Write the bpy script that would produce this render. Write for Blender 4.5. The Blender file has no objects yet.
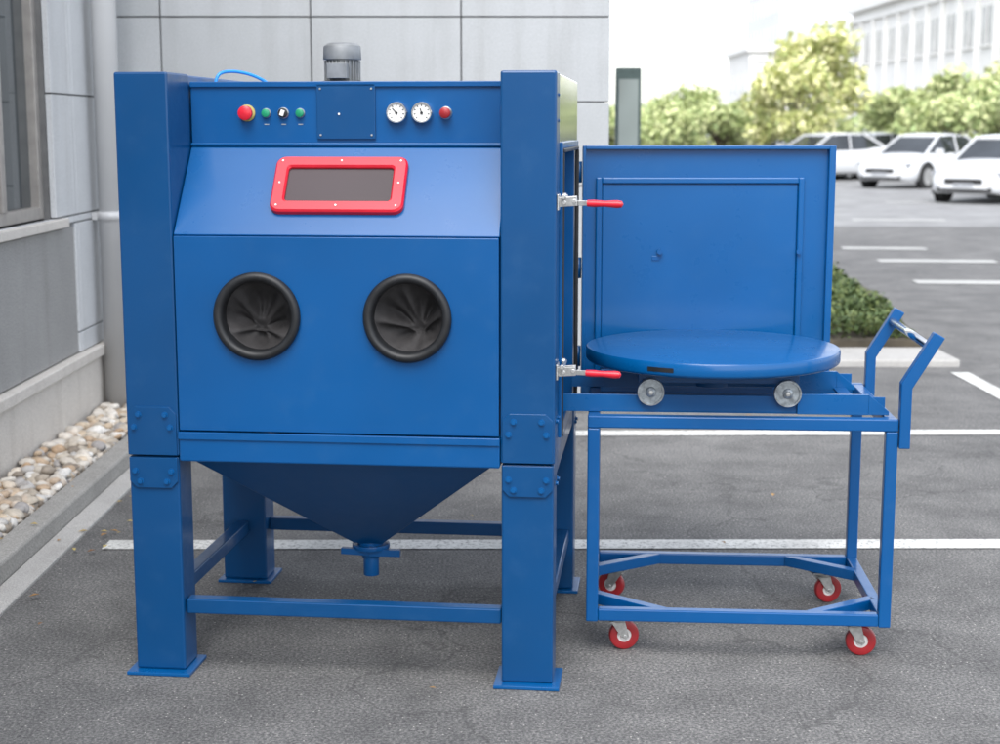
import bpy, bmesh, math, random
from mathutils import Vector, Matrix, Euler, noise
random.seed(7)
scene = bpy.context.scene
R = math.radians

# ------------------------------------------------------------------ materials
def new_mat(name):
    m = bpy.data.materials.new(name); m.use_nodes = True
    nt = m.node_tree; b = nt.nodes['Principled BSDF']
    return m, nt, b
def N(nt, t, **kw):
    n = nt.nodes.new(t)
    for k, v in kw.items(): setattr(n, k, v)
    return n
def ramp(nt, fac, stops):
    r = N(nt, 'ShaderNodeValToRGB')
    while len(r.color_ramp.elements) < len(stops): r.color_ramp.elements.new(0.5)
    for e, (p, c) in zip(r.color_ramp.elements, stops):
        e.position = p; e.color = (*c, 1) if len(c) == 3 else c
    nt.links.new(fac, r.inputs['Fac']); return r.outputs['Color']
def noise_tex(nt, scale, detail=4, rough=.55, vec=None):
    n = N(nt, 'ShaderNodeTexNoise'); n.inputs['Scale'].default_value = scale
    n.inputs['Detail'].default_value = detail; n.inputs['Roughness'].default_value = rough
    if vec: nt.links.new(vec, n.inputs['Vector'])
    return n.outputs['Fac']
def mix(nt, fac, a, b, mode='MIX'):
    m = N(nt, 'ShaderNodeMix', data_type='RGBA', blend_type=mode)
    if isinstance(fac, (int, float)): m.inputs['Factor'].default_value = fac
    else: nt.links.new(fac, m.inputs['Factor'])
    for i, v in ((6, a), (7, b)):
        if isinstance(v, tuple): m.inputs[i].default_value = (*v, 1)
        else: nt.links.new(v, m.inputs[i])
    return m.outputs[2]
def bump(nt, b, h, strength=.3, dist=.01):
    n = N(nt, 'ShaderNodeBump'); n.inputs['Strength'].default_value = strength
    n.inputs['Distance'].default_value = dist
    nt.links.new(h, n.inputs['Height']); nt.links.new(n.outputs[0], b.inputs['Normal'])
def objc(nt):
    return N(nt, 'ShaderNodeNewGeometry').outputs['Position']

def simple(name, col, rough=.5, metal=0., var=.15, scale=12, bmp=0., coat=0.):
    m, nt, b = new_mat(name)
    p = objc(nt)
    f = noise_tex(nt, scale, 2, .6, p)
    lo = tuple(c * (1 - var) for c in col); hi = tuple(min(1, c * (1 + var)) for c in col)
    c = ramp(nt, f, [(.3, lo), (.7, hi)])
    nt.links.new(c, b.inputs['Base Color'])
    b.inputs['Roughness'].default_value = rough; b.inputs['Metallic'].default_value = metal
    b.inputs['Coat Weight'].default_value = coat
    if bmp: bump(nt, b, noise_tex(nt, scale * 8, 2, .6, p), bmp, .004)
    return m

def paint_mat(name, col, rough=.33, dirt=.1, coat=.35):
    m, nt, b = new_mat(name)
    p = objc(nt)
    f = noise_tex(nt, 2.0, 2, .6, p)
    c = ramp(nt, f, [(.3, tuple(x * .92 for x in col)), (.7, tuple(x * 1.07 for x in col))])
    f2 = noise_tex(nt, 11, 4, .7, p)
    mk = ramp(nt, f2, [(.55, (0, 0, 0)), (.8, (dirt, dirt, dirt))])
    c = mix(nt, mk, c, (.05, .15, .30))
    nt.links.new(c, b.inputs['Base Color'])
    r = ramp(nt, f2, [(.3, (rough * .85,) * 3), (.8, (rough * 1.3,) * 3)])
    nt.links.new(r, b.inputs['Roughness'])
    b.inputs['Specular IOR Level'].default_value = .25
    b.inputs['Coat Weight'].default_value = coat; b.inputs['Coat Roughness'].default_value = .12
    bump(nt, b, noise_tex(nt, 3.0, 1, .5, p), .16, .012)
    return m

BLUE = paint_mat('blue_enamel', (.0002, .073, .240), .36)
BLUE2 = paint_mat('blue_enamel_worn', (.0004, .079, .250), .30, .10)
BLUE3 = paint_mat('blue_enamel_gloss', (.003, .12, .34), .12, .05, 1.0)
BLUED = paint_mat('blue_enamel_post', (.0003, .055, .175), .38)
RED = simple('red_plastic', (.60, .012, .03), .35, var=.1)
REDP = simple('red_wheel', (.30, .015, .02), .4, var=.2)
GREEN = simple('green_button', (.01, .25, .12), .35)
BLACK = simple('black_rubber', (.010, .011, .013), .5, var=.3, scale=30)
FABRIC = simple('sleeve_fabric', (.034, .032, .033), .75, var=.35, scale=18, bmp=.25)
STEEL = simple('zinc_steel', (.55, .55, .54), .35, .85, var=.2, scale=60)
GALV = simple('galvanised_roller', (.32, .35, .37), .35, .6, var=.4, scale=50)
CHROME = simple('chrome', (.8, .8, .8), .15, 1.)
WHITEP = simple('white_dial', (.75, .75, .73), .4, var=.03)
MOTOR = simple('motor_grey', (.22, .23, .235), .5, .3, var=.2, scale=20)
DARK = simple('dark_interior', (.012, .02, .035), .7)
BRASS = simple('yellow_seal', (.4, .34, .1), .6)
HOSE = simple('blue_hose', (.02, .25, .7), .3)

def glass_mat(name, col, rough=.06, spec=.6):
    m, nt, b = new_mat(name)
    f = noise_tex(nt, 1.2, 2, .5, objc(nt))
    c = ramp(nt, f, [(.35, tuple(x * .75 for x in col)), (.65, tuple(x * 1.25 for x in col))])
    nt.links.new(c, b.inputs['Base Color']); b.inputs['Roughness'].default_value = rough
    b.inputs['Specular IOR Level'].default_value = spec
    return m
VIEWGLASS = glass_mat('viewing_glass', (.050, .038, .042), .22, .22)
WINGLASS = glass_mat('window_glass', (.05, .06, .065))
CARGLASS = glass_mat('car_glass', (.03, .035, .04), .05)

def asphalt(name='asphalt', k=1.0):
    m, nt, b = new_mat(name)
    p = objc(nt)
    big = noise_tex(nt, .35, 2, .6, p)
    mid = noise_tex(nt, 2.6, 5, .7, p)
    fine = noise_tex(nt, 105, 3, .75, p)
    c = ramp(nt, big, [(.3, (.112 * k, .111 * k, .112 * k)), (.7, (.158 * k, .156 * k, .156 * k))])
    c2 = ramp(nt, mid, [(.34, (.68, .68, .68)), (.68, (1.20, 1.20, 1.18))])
    c = mix(nt, 1., c, c2, 'MULTIPLY')
    c3 = ramp(nt, fine, [(.34, (.38, .38, .39)), (.5, (.93, .93, .93)), (.66, (1.9, 1.88, 1.8))])
    c = mix(nt, 1., c, c3, 'MULTIPLY')
    v = N(nt, 'ShaderNodeTexVoronoi'); v.inputs['Scale'].default_value = 60
    nt.links.new(p, v.inputs['Vector'])
    spk = ramp(nt, v.outputs['Distance'], [(.10, (1, 1, 1)), (.18, (0, 0, 0))])
    gate = N(nt, 'ShaderNodeSeparateColor'); nt.links.new(v.outputs['Color'], gate.inputs[0])
    g = ramp(nt, gate.outputs[0], [(.78, (0, 0, 0)), (.82, (1, 1, 1))])
    s = mix(nt, 1., spk, g, 'MULTIPLY')
    c = mix(nt, s, c, (.50, .48, .44))
    v2 = N(nt, 'ShaderNodeTexVoronoi', feature='DISTANCE_TO_EDGE'); v2.inputs['Scale'].default_value = .55
    wob = N(nt, 'ShaderNodeVectorMath', operation='ADD')
    nz = N(nt, 'ShaderNodeTexNoise'); nz.inputs['Scale'].default_value = 2.2; nz.inputs['Detail'].default_value = 4
    nt.links.new(p, nz.inputs['Vector']); nt.links.new(p, wob.inputs[0]); nt.links.new(nz.outputs['Color'], wob.inputs[1])
    nt.links.new(wob.outputs[0], v2.inputs['Vector'])
    cr = ramp(nt, v2.outputs['Distance'], [(.0, (.6, .6, .6)), (.007, (0, 0, 0))])
    c = mix(nt, cr, c, (.045, .045, .045))
    nt.links.new(c, b.inputs['Base Color']); b.inputs['Roughness'].default_value = .85
    bump(nt, b, fine, .7, .007)
    return m
ASPH = asphalt()
ROADM = simple('sunlit_asphalt', (.215, .215, .215), .85, var=.25, scale=1.5)  # asphalt paled so its colour carries the hazy sunlight further off

def line_mat(name='worn_white_paint', lo=.16, hi=.6):
    m, nt, b = new_mat(name)
    p = objc(nt)
    f = noise_tex(nt, 60, 4, .75, p); f2 = noise_tex(nt, 3, 3, .6, p)
    c = ramp(nt, f, [(.36, (lo, lo, lo * .98)), (.48, (hi, hi, hi * .96)), (.8, (hi * 1.15, hi * 1.15, hi * 1.1))])
    k = ramp(nt, f2, [(.45, (0, 0, 0)), (.75, (.55, .55, .55))])
    c = mix(nt, k, c, (.24, .24, .23))
    nt.links.new(c, b.inputs['Base Color']); b.inputs['Roughness'].default_value = .7
    return m
LINE = line_mat()
LINEF = line_mat('faded_white_paint', .25, .42)

def stone_mat(name, lo, hi, spot=.12, rough=.6):
    m, nt, b = new_mat(name)
    p = objc(nt)
    g = N(nt, 'ShaderNodeNewGeometry')
    f = noise_tex(nt, 2.2, 4, .65, p)
    a = N(nt, 'ShaderNodeMath', operation='MULTIPLY_ADD'); a.inputs[1].default_value = .35
    nt.links.new(g.outputs['Random Per Island'], a.inputs[0])
    h = N(nt, 'ShaderNodeMath', operation='MULTIPLY'); h.inputs[1].default_value = .75
    nt.links.new(f, h.inputs[0]); nt.links.new(h.outputs[0], a.inputs[2]); f = a.outputs[0]
    c = ramp(nt, f, [(.25, lo), (.8, hi)])
    s = ramp(nt, noise_tex(nt, 160, 1, .6, p), [(.35, (1 - spot,) * 3), (.65, (1 + spot,) * 3)])
    c = mix(nt, 1., c, s, 'MULTIPLY')
    mp = N(nt, 'ShaderNodeMapping'); mp.inputs['Scale'].default_value = (5, 5, .5)
    nt.links.new(p, mp.inputs['Vector'])
    st = ramp(nt, noise_tex(nt, 1.5, 3, .65, mp.outputs[0]), [(.5, (1, 1, 1)), (.8, (.84, .83, .82))])
    c = mix(nt, 1., c, st, 'MULTIPLY')
    nt.links.new(c, b.inputs['Base Color']); b.inputs['Roughness'].default_value = rough
    return m
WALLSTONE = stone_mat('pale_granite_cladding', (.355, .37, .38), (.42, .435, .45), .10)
WALLSTONE2 = stone_mat('pale_granite_cladding_side', (.48, .495, .51), (.57, .585, .60), .10)  # same granite, colour brightened to make up for the side's weaker light
GRANITE = stone_mat('grey_granite', (.23, .23, .23), (.31, .31, .305), .25)
PLINTH = stone_mat('beige_plinth', (.50, .475, .445), (.60, .57, .53))
JOINT = simple('joint_grey', (.13, .13, .13), .9)
CONC = stone_mat('kerb_concrete', (.22, .215, .205), (.33, .32, .30), .2, .85)
CONC2 = stone_mat('gutter_concrete', (.30, .295, .285), (.42, .41, .395), .2, .85)
FRAMEM = simple('window_frame_alu', (.34, .32, .30), .45, .3)

def pebble_mat():
    m, nt, b = new_mat('river_pebbles')
    g = N(nt, 'ShaderNodeNewGeometry')
    c = ramp(nt, g.outputs['Random Per Island'], [(0, (.22, .18, .14)), (.2, (.50, .44, .36)), (.4, (.62, .58, .52)), (.55, (.42, .29, .18)),
                                                (.7, (.60, .50, .38)), (.85, (.72, .70, .66)), (1, (.30, .28, .27))])
    s = ramp(nt, noise_tex(nt, 45, 2, .6, g.outputs['Position']), [(.3, (.8, .8, .8)), (.7, (1.1, 1.1, 1.1))])
    c = mix(nt, 1., c, s, 'MULTIPLY')
    nt.links.new(c, b.inputs['Base Color']); b.inputs['Roughness'].default_value = .6
    return m
PEB = pebble_mat()
def leaf_mat(name, stops):
    m, nt, b = new_mat(name)
    g = N(nt, 'ShaderNodeNewGeometry')
    c = ramp(nt, g.outputs['Random Per Island'], stops)
    nt.links.new(c, b.inputs['Base Color']); b.inputs['Roughness'].default_value = .6
    return m
LEAF = leaf_mat('tree_leaves', [(0, (.28, .34, .12)), (.35, (.50, .53, .20)), (.7, (.68, .67, .32)), (1, (.80, .77, .48))])  # leaf colours lightened, here and below, in place of distance haze
LEAFG = leaf_mat('tree_leaves_green', [(0, (.24, .32, .13)), (.5, (.44, .50, .22)), (1, (.64, .66, .36))])
HEDGE = leaf_mat('low_hedge_leaves', [(0, (.03, .06, .015)), (.5, (.07, .11, .03)), (1, (.14, .17, .05))])
DEADLEAF = leaf_mat('dead_leaves', [(0, (.18, .08, .03)), (.5, (.35, .2, .06)), (1, (.45, .36, .12))])
BARK = simple('bark', (.12, .09, .07), .9, var=.4, scale=8)
SOIL = simple('soil', (.06, .05, .035), .95, var=.4, scale=6)
CARW = simple('car_paint_white', (.66, .67, .68), .25, var=.02, coat=.6)
CARS = simple('car_paint_silver', (.42, .44, .46), .28, .3, var=.03, coat=.6)
TYRE = simple('tyre', (.02, .02, .02), .8)
RIM = simple('alloy_rim', (.5, .5, .5), .3, .9)
LAMPG = simple('headlamp', (.35, .36, .38), .1, .2)
TAILR = simple('tail_lamp', (.4, .02, .02), .2)
BWHITE = simple('building_white_render', (.78, .77, .74), .8, var=.05, scale=1)  # far wall colours, this and the grey, raised to imitate haze
BGREY = simple('building_grey_cladding', (.72, .73, .75), .6, var=.05, scale=.5)
BWIN = glass_mat('far_window', (.26, .26, .27), .15)
BWIN2 = glass_mat('far_window_pale', (.52, .55, .58), .2)
POLE = simple('grey_pole', (.4, .4, .4), .5, .3)

# ------------------------------------------------------------------ geometry helpers
def empty(name, loc=(0, 0, 0), rz=0):
    e = bpy.data.objects.new(name, None); e.location = loc; e.rotation_euler = (0, 0, rz)
    e.empty_display_size = .2
    scene.collection.objects.link(e); return e
def obj_from_bm(name, bm, mat, parent=None, smooth=False, bevel=0, segs=2):
    me = bpy.data.meshes.new(name); bm.to_mesh(me); bm.free()
    o = bpy.data.objects.new(name, me); scene.collection.objects.link(o)
    for mm in (mat if isinstance(mat, (list, tuple)) else [mat]): me.materials.append(mm)
    if smooth:
        for p in me.polygons: p.use_smooth = True
    if bevel:
        md = o.modifiers.new('bev', 'BEVEL'); md.width = bevel; md.segments = segs; md.limit_method = 'ANGLE'; md.angle_limit = R(40)
    if parent: o.parent = parent
    return o
def bm_box(bm, x0, x1, y0, y1, z0, z1, M=None, mi=0):
    vs = [bm.verts.new((x, y, z)) for x in (x0, x1) for y in (y0, y1) for z in (z0, z1)]
    if M is not None:
        for v in vs: v.co = M @ v.co
    for f in ((0, 1, 3, 2), (4, 6, 7, 5), (0, 4, 5, 1), (2, 3, 7, 6), (0, 2, 6, 4), (1, 5, 7, 3)):
        bm.faces.new([vs[i] for i in f]).material_index = mi
    return vs
def box(name, x0, x1, y0, y1, z0, z1, mat, parent=None, bevel=.003):
    bm = bmesh.new(); bm_box(bm, x0, x1, y0, y1, z0, z1)
    return obj_from_bm(name, bm, mat, parent, bevel=bevel)
def bm_cyl(bm, p0, p1, r0, r1=None, seg=24, cap=True, mi=0):
    r1 = r0 if r1 is None else r1
    p0 = Vector(p0); p1 = Vector(p1); d = p1 - p0; q = d.to_track_quat('Z', 'Y')
    a = []; b = []
    for i in range(seg):
        t = 2 * math.pi * i / seg; c = Vector((math.cos(t), math.sin(t), 0))
        a.append(bm.verts.new(p0 + q @ (c * r0))); b.append(bm.verts.new(p1 + q @ (c * r1)))
    for i in range(seg):
        j = (i + 1) % seg; f = bm.faces.new((a[i], a[j], b[j], b[i])); f.smooth = True; f.material_index = mi
    if cap:
        bm.faces.new(a[::-1]).material_index = mi; bm.faces.new(b).material_index = mi
def cyl(name, p0, p1, r0, mat, parent=None, r1=None, seg=28, bevel=0):
    bm = bmesh.new(); bm_cyl(bm, p0, p1, r0, r1, seg)
    return obj_from_bm(name, bm, mat, parent, bevel=bevel)
def bm_beam(bm, p0, p1, w, h, up=(0, 0, 1), mi=0):
    p0 = Vector(p0); p1 = Vector(p1); d = (p1 - p0); L = d.length; d.normalize()
    up = Vector(up); s = d.cross(up)
    if s.length < 1e-4: s = d.cross(Vector((0, 1, 0)))
    s.normalize(); u = s.cross(d)
    M = Matrix((( s.x, d.x, u.x, p0.x), (s.y, d.y, u.y, p0.y), (s.z, d.z, u.z, p0.z), (0, 0, 0, 1)))
    bm_box(bm, -w / 2, w / 2, 0, L, -h / 2, h / 2, M, mi)
def beam(name, p0, p1, w, h, mat, parent=None, up=(0, 0, 1), bevel=.003):
    bm = bmesh.new(); bm_beam(bm, p0, p1, w, h, up)
    bmesh.ops.recalc_face_normals(bm, faces=bm.faces)
    return obj_from_bm(name, bm, mat, parent, bevel=bevel)
def bm_lathe(bm, prof, center, axis, seg=40, mi=0, closed=False):
    q = Vector(axis).to_track_quat('Z', 'Y'); c = Vector(center); rings = []
    for r, h in prof:
        rings.append([bm.verts.new(c + q @ Vector((r * math.cos(2 * math.pi * i / seg), r * math.sin(2 * math.pi * i / seg), h))) for i in range(seg)])
    n = len(rings); rng = range(n) if closed else range(n - 1)
    for k in rng:
        A = rings[k]; B = rings[(k + 1) % n]
        for i in range(seg):
            j = (i + 1) % seg; f = bm.faces.new((A[i], A[j], B[j], B[i])); f.smooth = True; f.material_index = mi
    return rings
def lathe(name, prof, center, axis, mat, parent=None, seg=40, closed=False):
    bm = bmesh.new(); bm_lathe(bm, prof, center, axis, seg, closed=closed)
    bmesh.ops.recalc_face_normals(bm, faces=bm.faces)
    o = obj_from_bm(name, bm, mat, parent)
    es = o.modifiers.new('es', 'EDGE_SPLIT'); es.split_angle = R(38)
    return o
def curve_tube(name, pts, r, mat, parent=None):
    cu = bpy.data.curves.new(name, 'CURVE'); cu.dimensions = '3D'; cu.bevel_depth = r; cu.bevel_resolution = 3
    sp = cu.splines.new('NURBS'); sp.points.add(len(pts) - 1)
    for a, p in zip(sp.points, pts): a.co = (*p, 1)
    sp.use_endpoint_u = True; sp.order_u = 3
    o = bpy.data.objects.new(name, cu); scene.collection.objects.link(o); cu.materials.append(mat)
    if parent: o.parent = parent
    return o
def bm_bolt(bm, c, axis, r=.007, h=.006):
    c = Vector(c); a = Vector(axis)
    bm_cyl(bm, c, c + a * h * .25, r * 1.5, seg=14)
    bm_cyl(bm, c + a * h * .25, c + a * h, r, seg=6)

# ------------------------------------------------------------------ camera
cam_d = bpy.data.cameras.new('camera'); cam = bpy.data.objects.new('camera', cam_d); scene.collection.objects.link(cam)
cam.location = (0, 0, 1.6); cam.rotation_euler = (R(90 - 9.06), 0, 0)
cam_d.sensor_width = 36; cam_d.lens = 55.1; cam_d.clip_end = 2000; cam_d.clip_start = .05
cam_d.dof.use_dof = True; cam_d.dof.focus_distance = 4.5; cam_d.dof.aperture_fstop = 3.6
scene.camera = cam

# ------------------------------------------------------------------ light
EL = 54; AZ = 190
sd = Vector((math.sin(R(AZ)) * math.cos(R(EL)), math.cos(R(AZ)) * math.cos(R(EL)), math.sin(R(EL))))
sl = bpy.data.lights.new('sun', 'SUN'); sl.energy = 3.2; sl.angle = R(44); sl.color = (1, .98, .95)
so = bpy.data.objects.new('sun', sl); scene.collection.objects.link(so)
so.rotation_euler = (-sd).to_track_quat('-Z', 'Y').to_euler(); so.location = sd * 60
w = bpy.data.worlds.new('World'); scene.world = w; w.use_nodes = True
nt = w.node_tree; bg = nt.nodes['Background']
sky = nt.nodes.new('ShaderNodeTexSky'); sky.sky_type = 'NISHITA'; sky.sun_disc = False
sky.sun_elevation = R(EL); sky.sun_rotation = R(AZ); sky.dust_density = 1.5; sky.air_density = 1.0; sky.ozone_density = .8
hs = nt.nodes.new('ShaderNodeHueSaturation'); hs.inputs['Saturation'].default_value = .35
nt.links.new(sky.outputs[0], hs.inputs['Color']); nt.links.new(hs.outputs[0], bg.inputs['Color'])
bg.inputs['Strength'].default_value = .43
scene.view_settings.view_transform = 'Standard'; scene.view_settings.look = 'None'; scene.view_settings.exposure = 0

# ------------------------------------------------------------------ ground
bm = bmesh.new(); bm_box(bm, -500, 500, -300, 900, -.3, 0)
obj_from_bm('asphalt_ground', bm, ASPH)
def sheet(bm, pts, z):
    bm.faces.new([bm.verts.new((x, y, z)) for x, y in pts])
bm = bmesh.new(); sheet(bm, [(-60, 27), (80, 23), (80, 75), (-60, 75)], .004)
obj_from_bm('sunlit_road_sheet', bm, ROADM)  # sheet over the asphalt, sunlight put into its colour
def strip(x0, y0, x1, y1, wd, z=.004):
    d = Vector((x1 - x0, y1 - y0)).normalized(); n = Vector((-d.y, d.x)) * wd / 2
    sheet(bm, [(x0 + n.x, y0 + n.y), (x0 - n.x, y0 - n.y), (x1 - n.x, y1 - n.y), (x1 + n.x, y1 + n.y)], z)
bm = bmesh.new()
strip(-1.53, 5.76, 9, 5.80, .13)
strip(.2, 7.95, 9, 8.08, .13)
strip(3.04, 8.3, 3.04, 10.0, .12)
obj_from_bm('parking_bay_markings', bm, LINE)
bm = bmesh.new()
for (u0, u1, Y) in ((4.35, 5.6, 16.0), (4.6, 6.0, 18.6), (4.6, 5.7, 20.6), (6.2, 7.8, 27.0), (8.4, 9.6, 33.5)):
    strip(u0, Y, u1, Y - .12, .38, .008)
obj_from_bm('far_road_markings', bm, LINEF)

# ------------------------------------------------------------------ own building
bld = empty('office_building')
H = 5.2
def tiled(name, origin, udir, wid, z0, z1, tw, th, off, mat, holes=(), gap=.008, u0off=0., zoff=0.):
    o = Vector(origin); ud = Vector(udir).normalized(); n = Vector((ud.y, -ud.x, 0))
    M = Matrix(((ud.x, n.x, 0, o.x), (ud.y, n.y, 0, o.y), (0, 0, 1, o.z), (0, 0, 0, 1)))
    bm = bmesh.new()
    us = [0.]; u = u0off
    while u < wid - .05:
        if u > .03: us.append(u)
        u += tw
    us.append(wid)
    zs = [z0]; z = zoff
    while z < z1 - .03:
        if z > z0 + .03: zs.append(z)
        z += th
    zs.append(z1)
    for (ha, hb, hc, hd) in holes:
        for q in (ha, hb): us.append(q)
        for q in (hc, hd): zs.append(q)
    us = sorted(set(round(q, 4) for q in us)); zs = sorted(set(round(q, 4) for q in zs))
    for i in range(len(us) - 1):
        for k in range(len(zs) - 1):
            cu = (us[i] + us[i + 1]) / 2; cz = (zs[k] + zs[k + 1]) / 2
            if any(a < cu < b and c < cz < d for a, b, c, d in holes): continue
            if us[i + 1] - us[i] < gap * 2 or zs[k + 1] - zs[k] < gap * 2: continue
            bm_box(bm, us[i] + gap / 2, us[i + 1] - gap / 2, 0, off + random.uniform(-.0008, .0008), zs[k] + gap / 2, zs[k + 1] - gap / 2, M)
    bmesh.ops.recalc_face_normals(bm, faces=bm.faces)
    return obj_from_bm(name, bm, mat, bld, bevel=.002, segs=1)
SX = -2.26; BY = 8.85; BXR = .625; BEND = 14.2
WS = [(-11, -8.4), (-5.6, -3.0), (-.2, 2.4), (5.15, 7.72)]
holesS = [(a + 20, b + 20, 1.15, 3.3) for a, b in WS] + [(25.15, 28.05, .42, 1.11)]
bm = bmesh.new()
bm_box(bm, SX - 8, SX - .16, -20, BY + .1, 0, H - .01)
bm_box(bm, SX - 8, BXR - .03, BY + .03, BEND, 0, H - .012)
obj_from_bm('wall_core', bm, JOINT, bld, bevel=0)
bm = bmesh.new()
prev = -20
for a, b in WS:
    bm_box(bm, SX - .16, SX - .002, prev, a, 0, H - .01)
    bm_box(bm, SX - .16, SX - .002, a, b, 0, 1.14)
    bm_box(bm, SX - .16, SX - .002, a, b, 3.3, H - .01)
    prev = b
bm_box(bm, SX - .16, SX - .002, prev, BY, 0, H - .01)
obj_from_bm('side_wall_backing', bm, JOINT, bld)
tiled('side_cladding', (SX, -20, 0), (0, 1, 0), 20 + BY, .42, H, .82, .62, .03, WALLSTONE2, holesS, u0off=.24, zoff=.53)
tiled('side_plinth', (SX, -20, 0), (0, 1, 0), 20 + BY - .1, 0, .36, 1.1, .36, .05, PLINTH, u0off=.1)
box('plinth_ledge', SX + .001, SX + .075, -20, BY - .12, .362, .418, PLINTH, bld, .006)
box('window_apron', SX + .001, SX + .022, 6.55, 8.05, .425, 1.09, GRANITE, bld, .003)
box('window_apron_far', SX + .001, SX + .022, 5.15, 6.54, .425, 1.09, GRANITE, bld, .003)
box('window_sill', SX + .001, SX + .06, 5.1, 7.85, 1.10, 1.145, PLINTH, bld, .004)
for a, b in WS:
    c, d = 1.15, 3.3
    bm = bmesh.new(); x1 = SX - .03; x0 = SX - .1
    bm_box(bm, x0, x1, a, a + .06, c, d); bm_box(bm, x0, x1, b - .06, b, c, d)
    bm_box(bm, x0, x1, a + .06, b - .06, c, c + .06); bm_box(bm, x0, x1, a + .06, b - .06, d - .06, d)
    mid = b - .62
    bm_box(bm, x0 + .01, x1 + .005, mid - .03, mid + .03, c + .06, d - .06)
    obj_from_bm('window_frame', bm, FRAMEM, bld, bevel=.004)
    box('window_pane', SX - .085, SX - .075, a + .06, b - .06, c + .06, d - .06, WINGLASS, bld, 0)
bm = bmesh.new(); bm_cyl(bm, (SX + .13, 8.42, 0.05), (SX + .13, 8.42, H), .068, seg=32)
for z in (1.1, 2.9, 4.7):
    bm_cyl(bm, (SX + .13, 8.42, z), (SX + .13, 8.42, z + .05), .075, seg=32)
    bm_box(bm, SX + .031, SX + .1, 8.39, 8.45, z + .005, z + .045)
obj_from_bm('down_pipe', bm, simple('pipe_white', (.5, .505, .51), .45, var=.06, scale=2), bld)
tiled('rear_cladding', (SX - .0, BY + .03, 0), (1, 0, 0), BXR - SX, 0, H, .85, .475, .03, WALLSTONE, u0off=.34, zoff=-.155)
tiled('return_cladding', (BXR - .03, BY + .03, 0), (0, 1, 0), BEND - BY - .03, 0, H, .85, .475, .03, WALLSTONE, u0off=.2, zoff=-.155)
box('roof_coping', SX - 8, SX + .08, -20.1, BY + .02, H, H + .12, PLINTH, bld, .01)
box('roof_coping_rear', SX - 8, BXR + .05, BY + .021, BEND + .05, H + .001, H + .12, PLINTH, bld, .01)

# kerb & pebble bed
box('kerb', -1.87, -1.76, -6, BY - .01, -.05, .085, CONC, None, .012)
bm = bmesh.new(); y = -6
while y < 8.4:
    bm_box(bm, -1.757, -1.655, y, min(y + .995, 8.6), -.05, .012); y += 1.0
obj_from_bm('gutter_strip', bm, CONC2, bevel=.004)
box('soil_bed', SX + .05, -1.873, -6, BY - .01, -.05, .03, SOIL, None, 0)
def pebbles():
    bm = bmesh.new(); base = bmesh.new(); bmesh.ops.create_icosphere(base, subdivisions=2, radius=1)
    bv = [v.co.copy() for v in base.verts]; bf = [[v.index for v in f.verts] for f in base.faces]; base.free()
    def add(x, y, z, r):
        sx, sy, sz = r * random.uniform(.8, 1.35), r * random.uniform(.8, 1.2), r * random.uniform(.45, .75)
        E = Euler((random.uniform(-.4, .4), random.uniform(-.4, .4), random.uniform(0, 6.28))).to_matrix()
        o = Vector((random.random() * 50, random.random() * 50, 0)); vs = []
        for c in bv:
            k = 1 + .28 * noise.noise(c * 1.1 + o)
            p = E @ Vector((c.x * sx * k, c.y * sy * k, c.z * sz * k)); vs.append(bm.verts.new((x + p.x, y + p.y, z + p.z)))
        for f in bf: bm.faces.new([vs[i] for i in f]).smooth = True
    y = 4.2
    while y < 8.75:
        for x in [SX + .09 + .05 * i for i in range(7)]:
            r = random.choice([.02, .028, .034, .045])
            add(min(max(x + random.uniform(-.02, .02), SX + .05 + r), -1.89 - r), y + random.uniform(-.02, .02), .045 + random.uniform(0, .03), r)
            if random.random() < .25: add(min(max(x + random.uniform(-.03, .03), SX + .09), -1.93), y, .088, random.uniform(.02, .038))
        y += .043
    return obj_from_bm('pebble_bed', bm, PEB)
pebbles()
bm = bmesh.new()
for i in range(46):
    if i < 30: x, y = random.uniform(-1.72, -1.45) if i % 2 else random.uniform(-1.86, -1.5), random.uniform(4.9, 8)
    else: x, y = random.uniform(-1.5, 2.6), random.uniform(4, 9)
    s = random.uniform(.008, .02); a = random.uniform(0, 6.28); zb = .092 if x < -1.755 else .016
    pts = [(1.2, 0, 0), (.3, .5, .25), (-1, .1, .1), (.2, -.5, .3)]
    vs = [bm.verts.new((x + s * (p[0] * math.cos(a) - p[1] * math.sin(a)), y + s * (p[0] * math.sin(a) + p[1] * math.cos(a)), zb + s * p[2])) for p in pts]
    bm.faces.new(vs)
obj_from_bm('fallen_leaves', bm, DEADLEAF)

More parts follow.
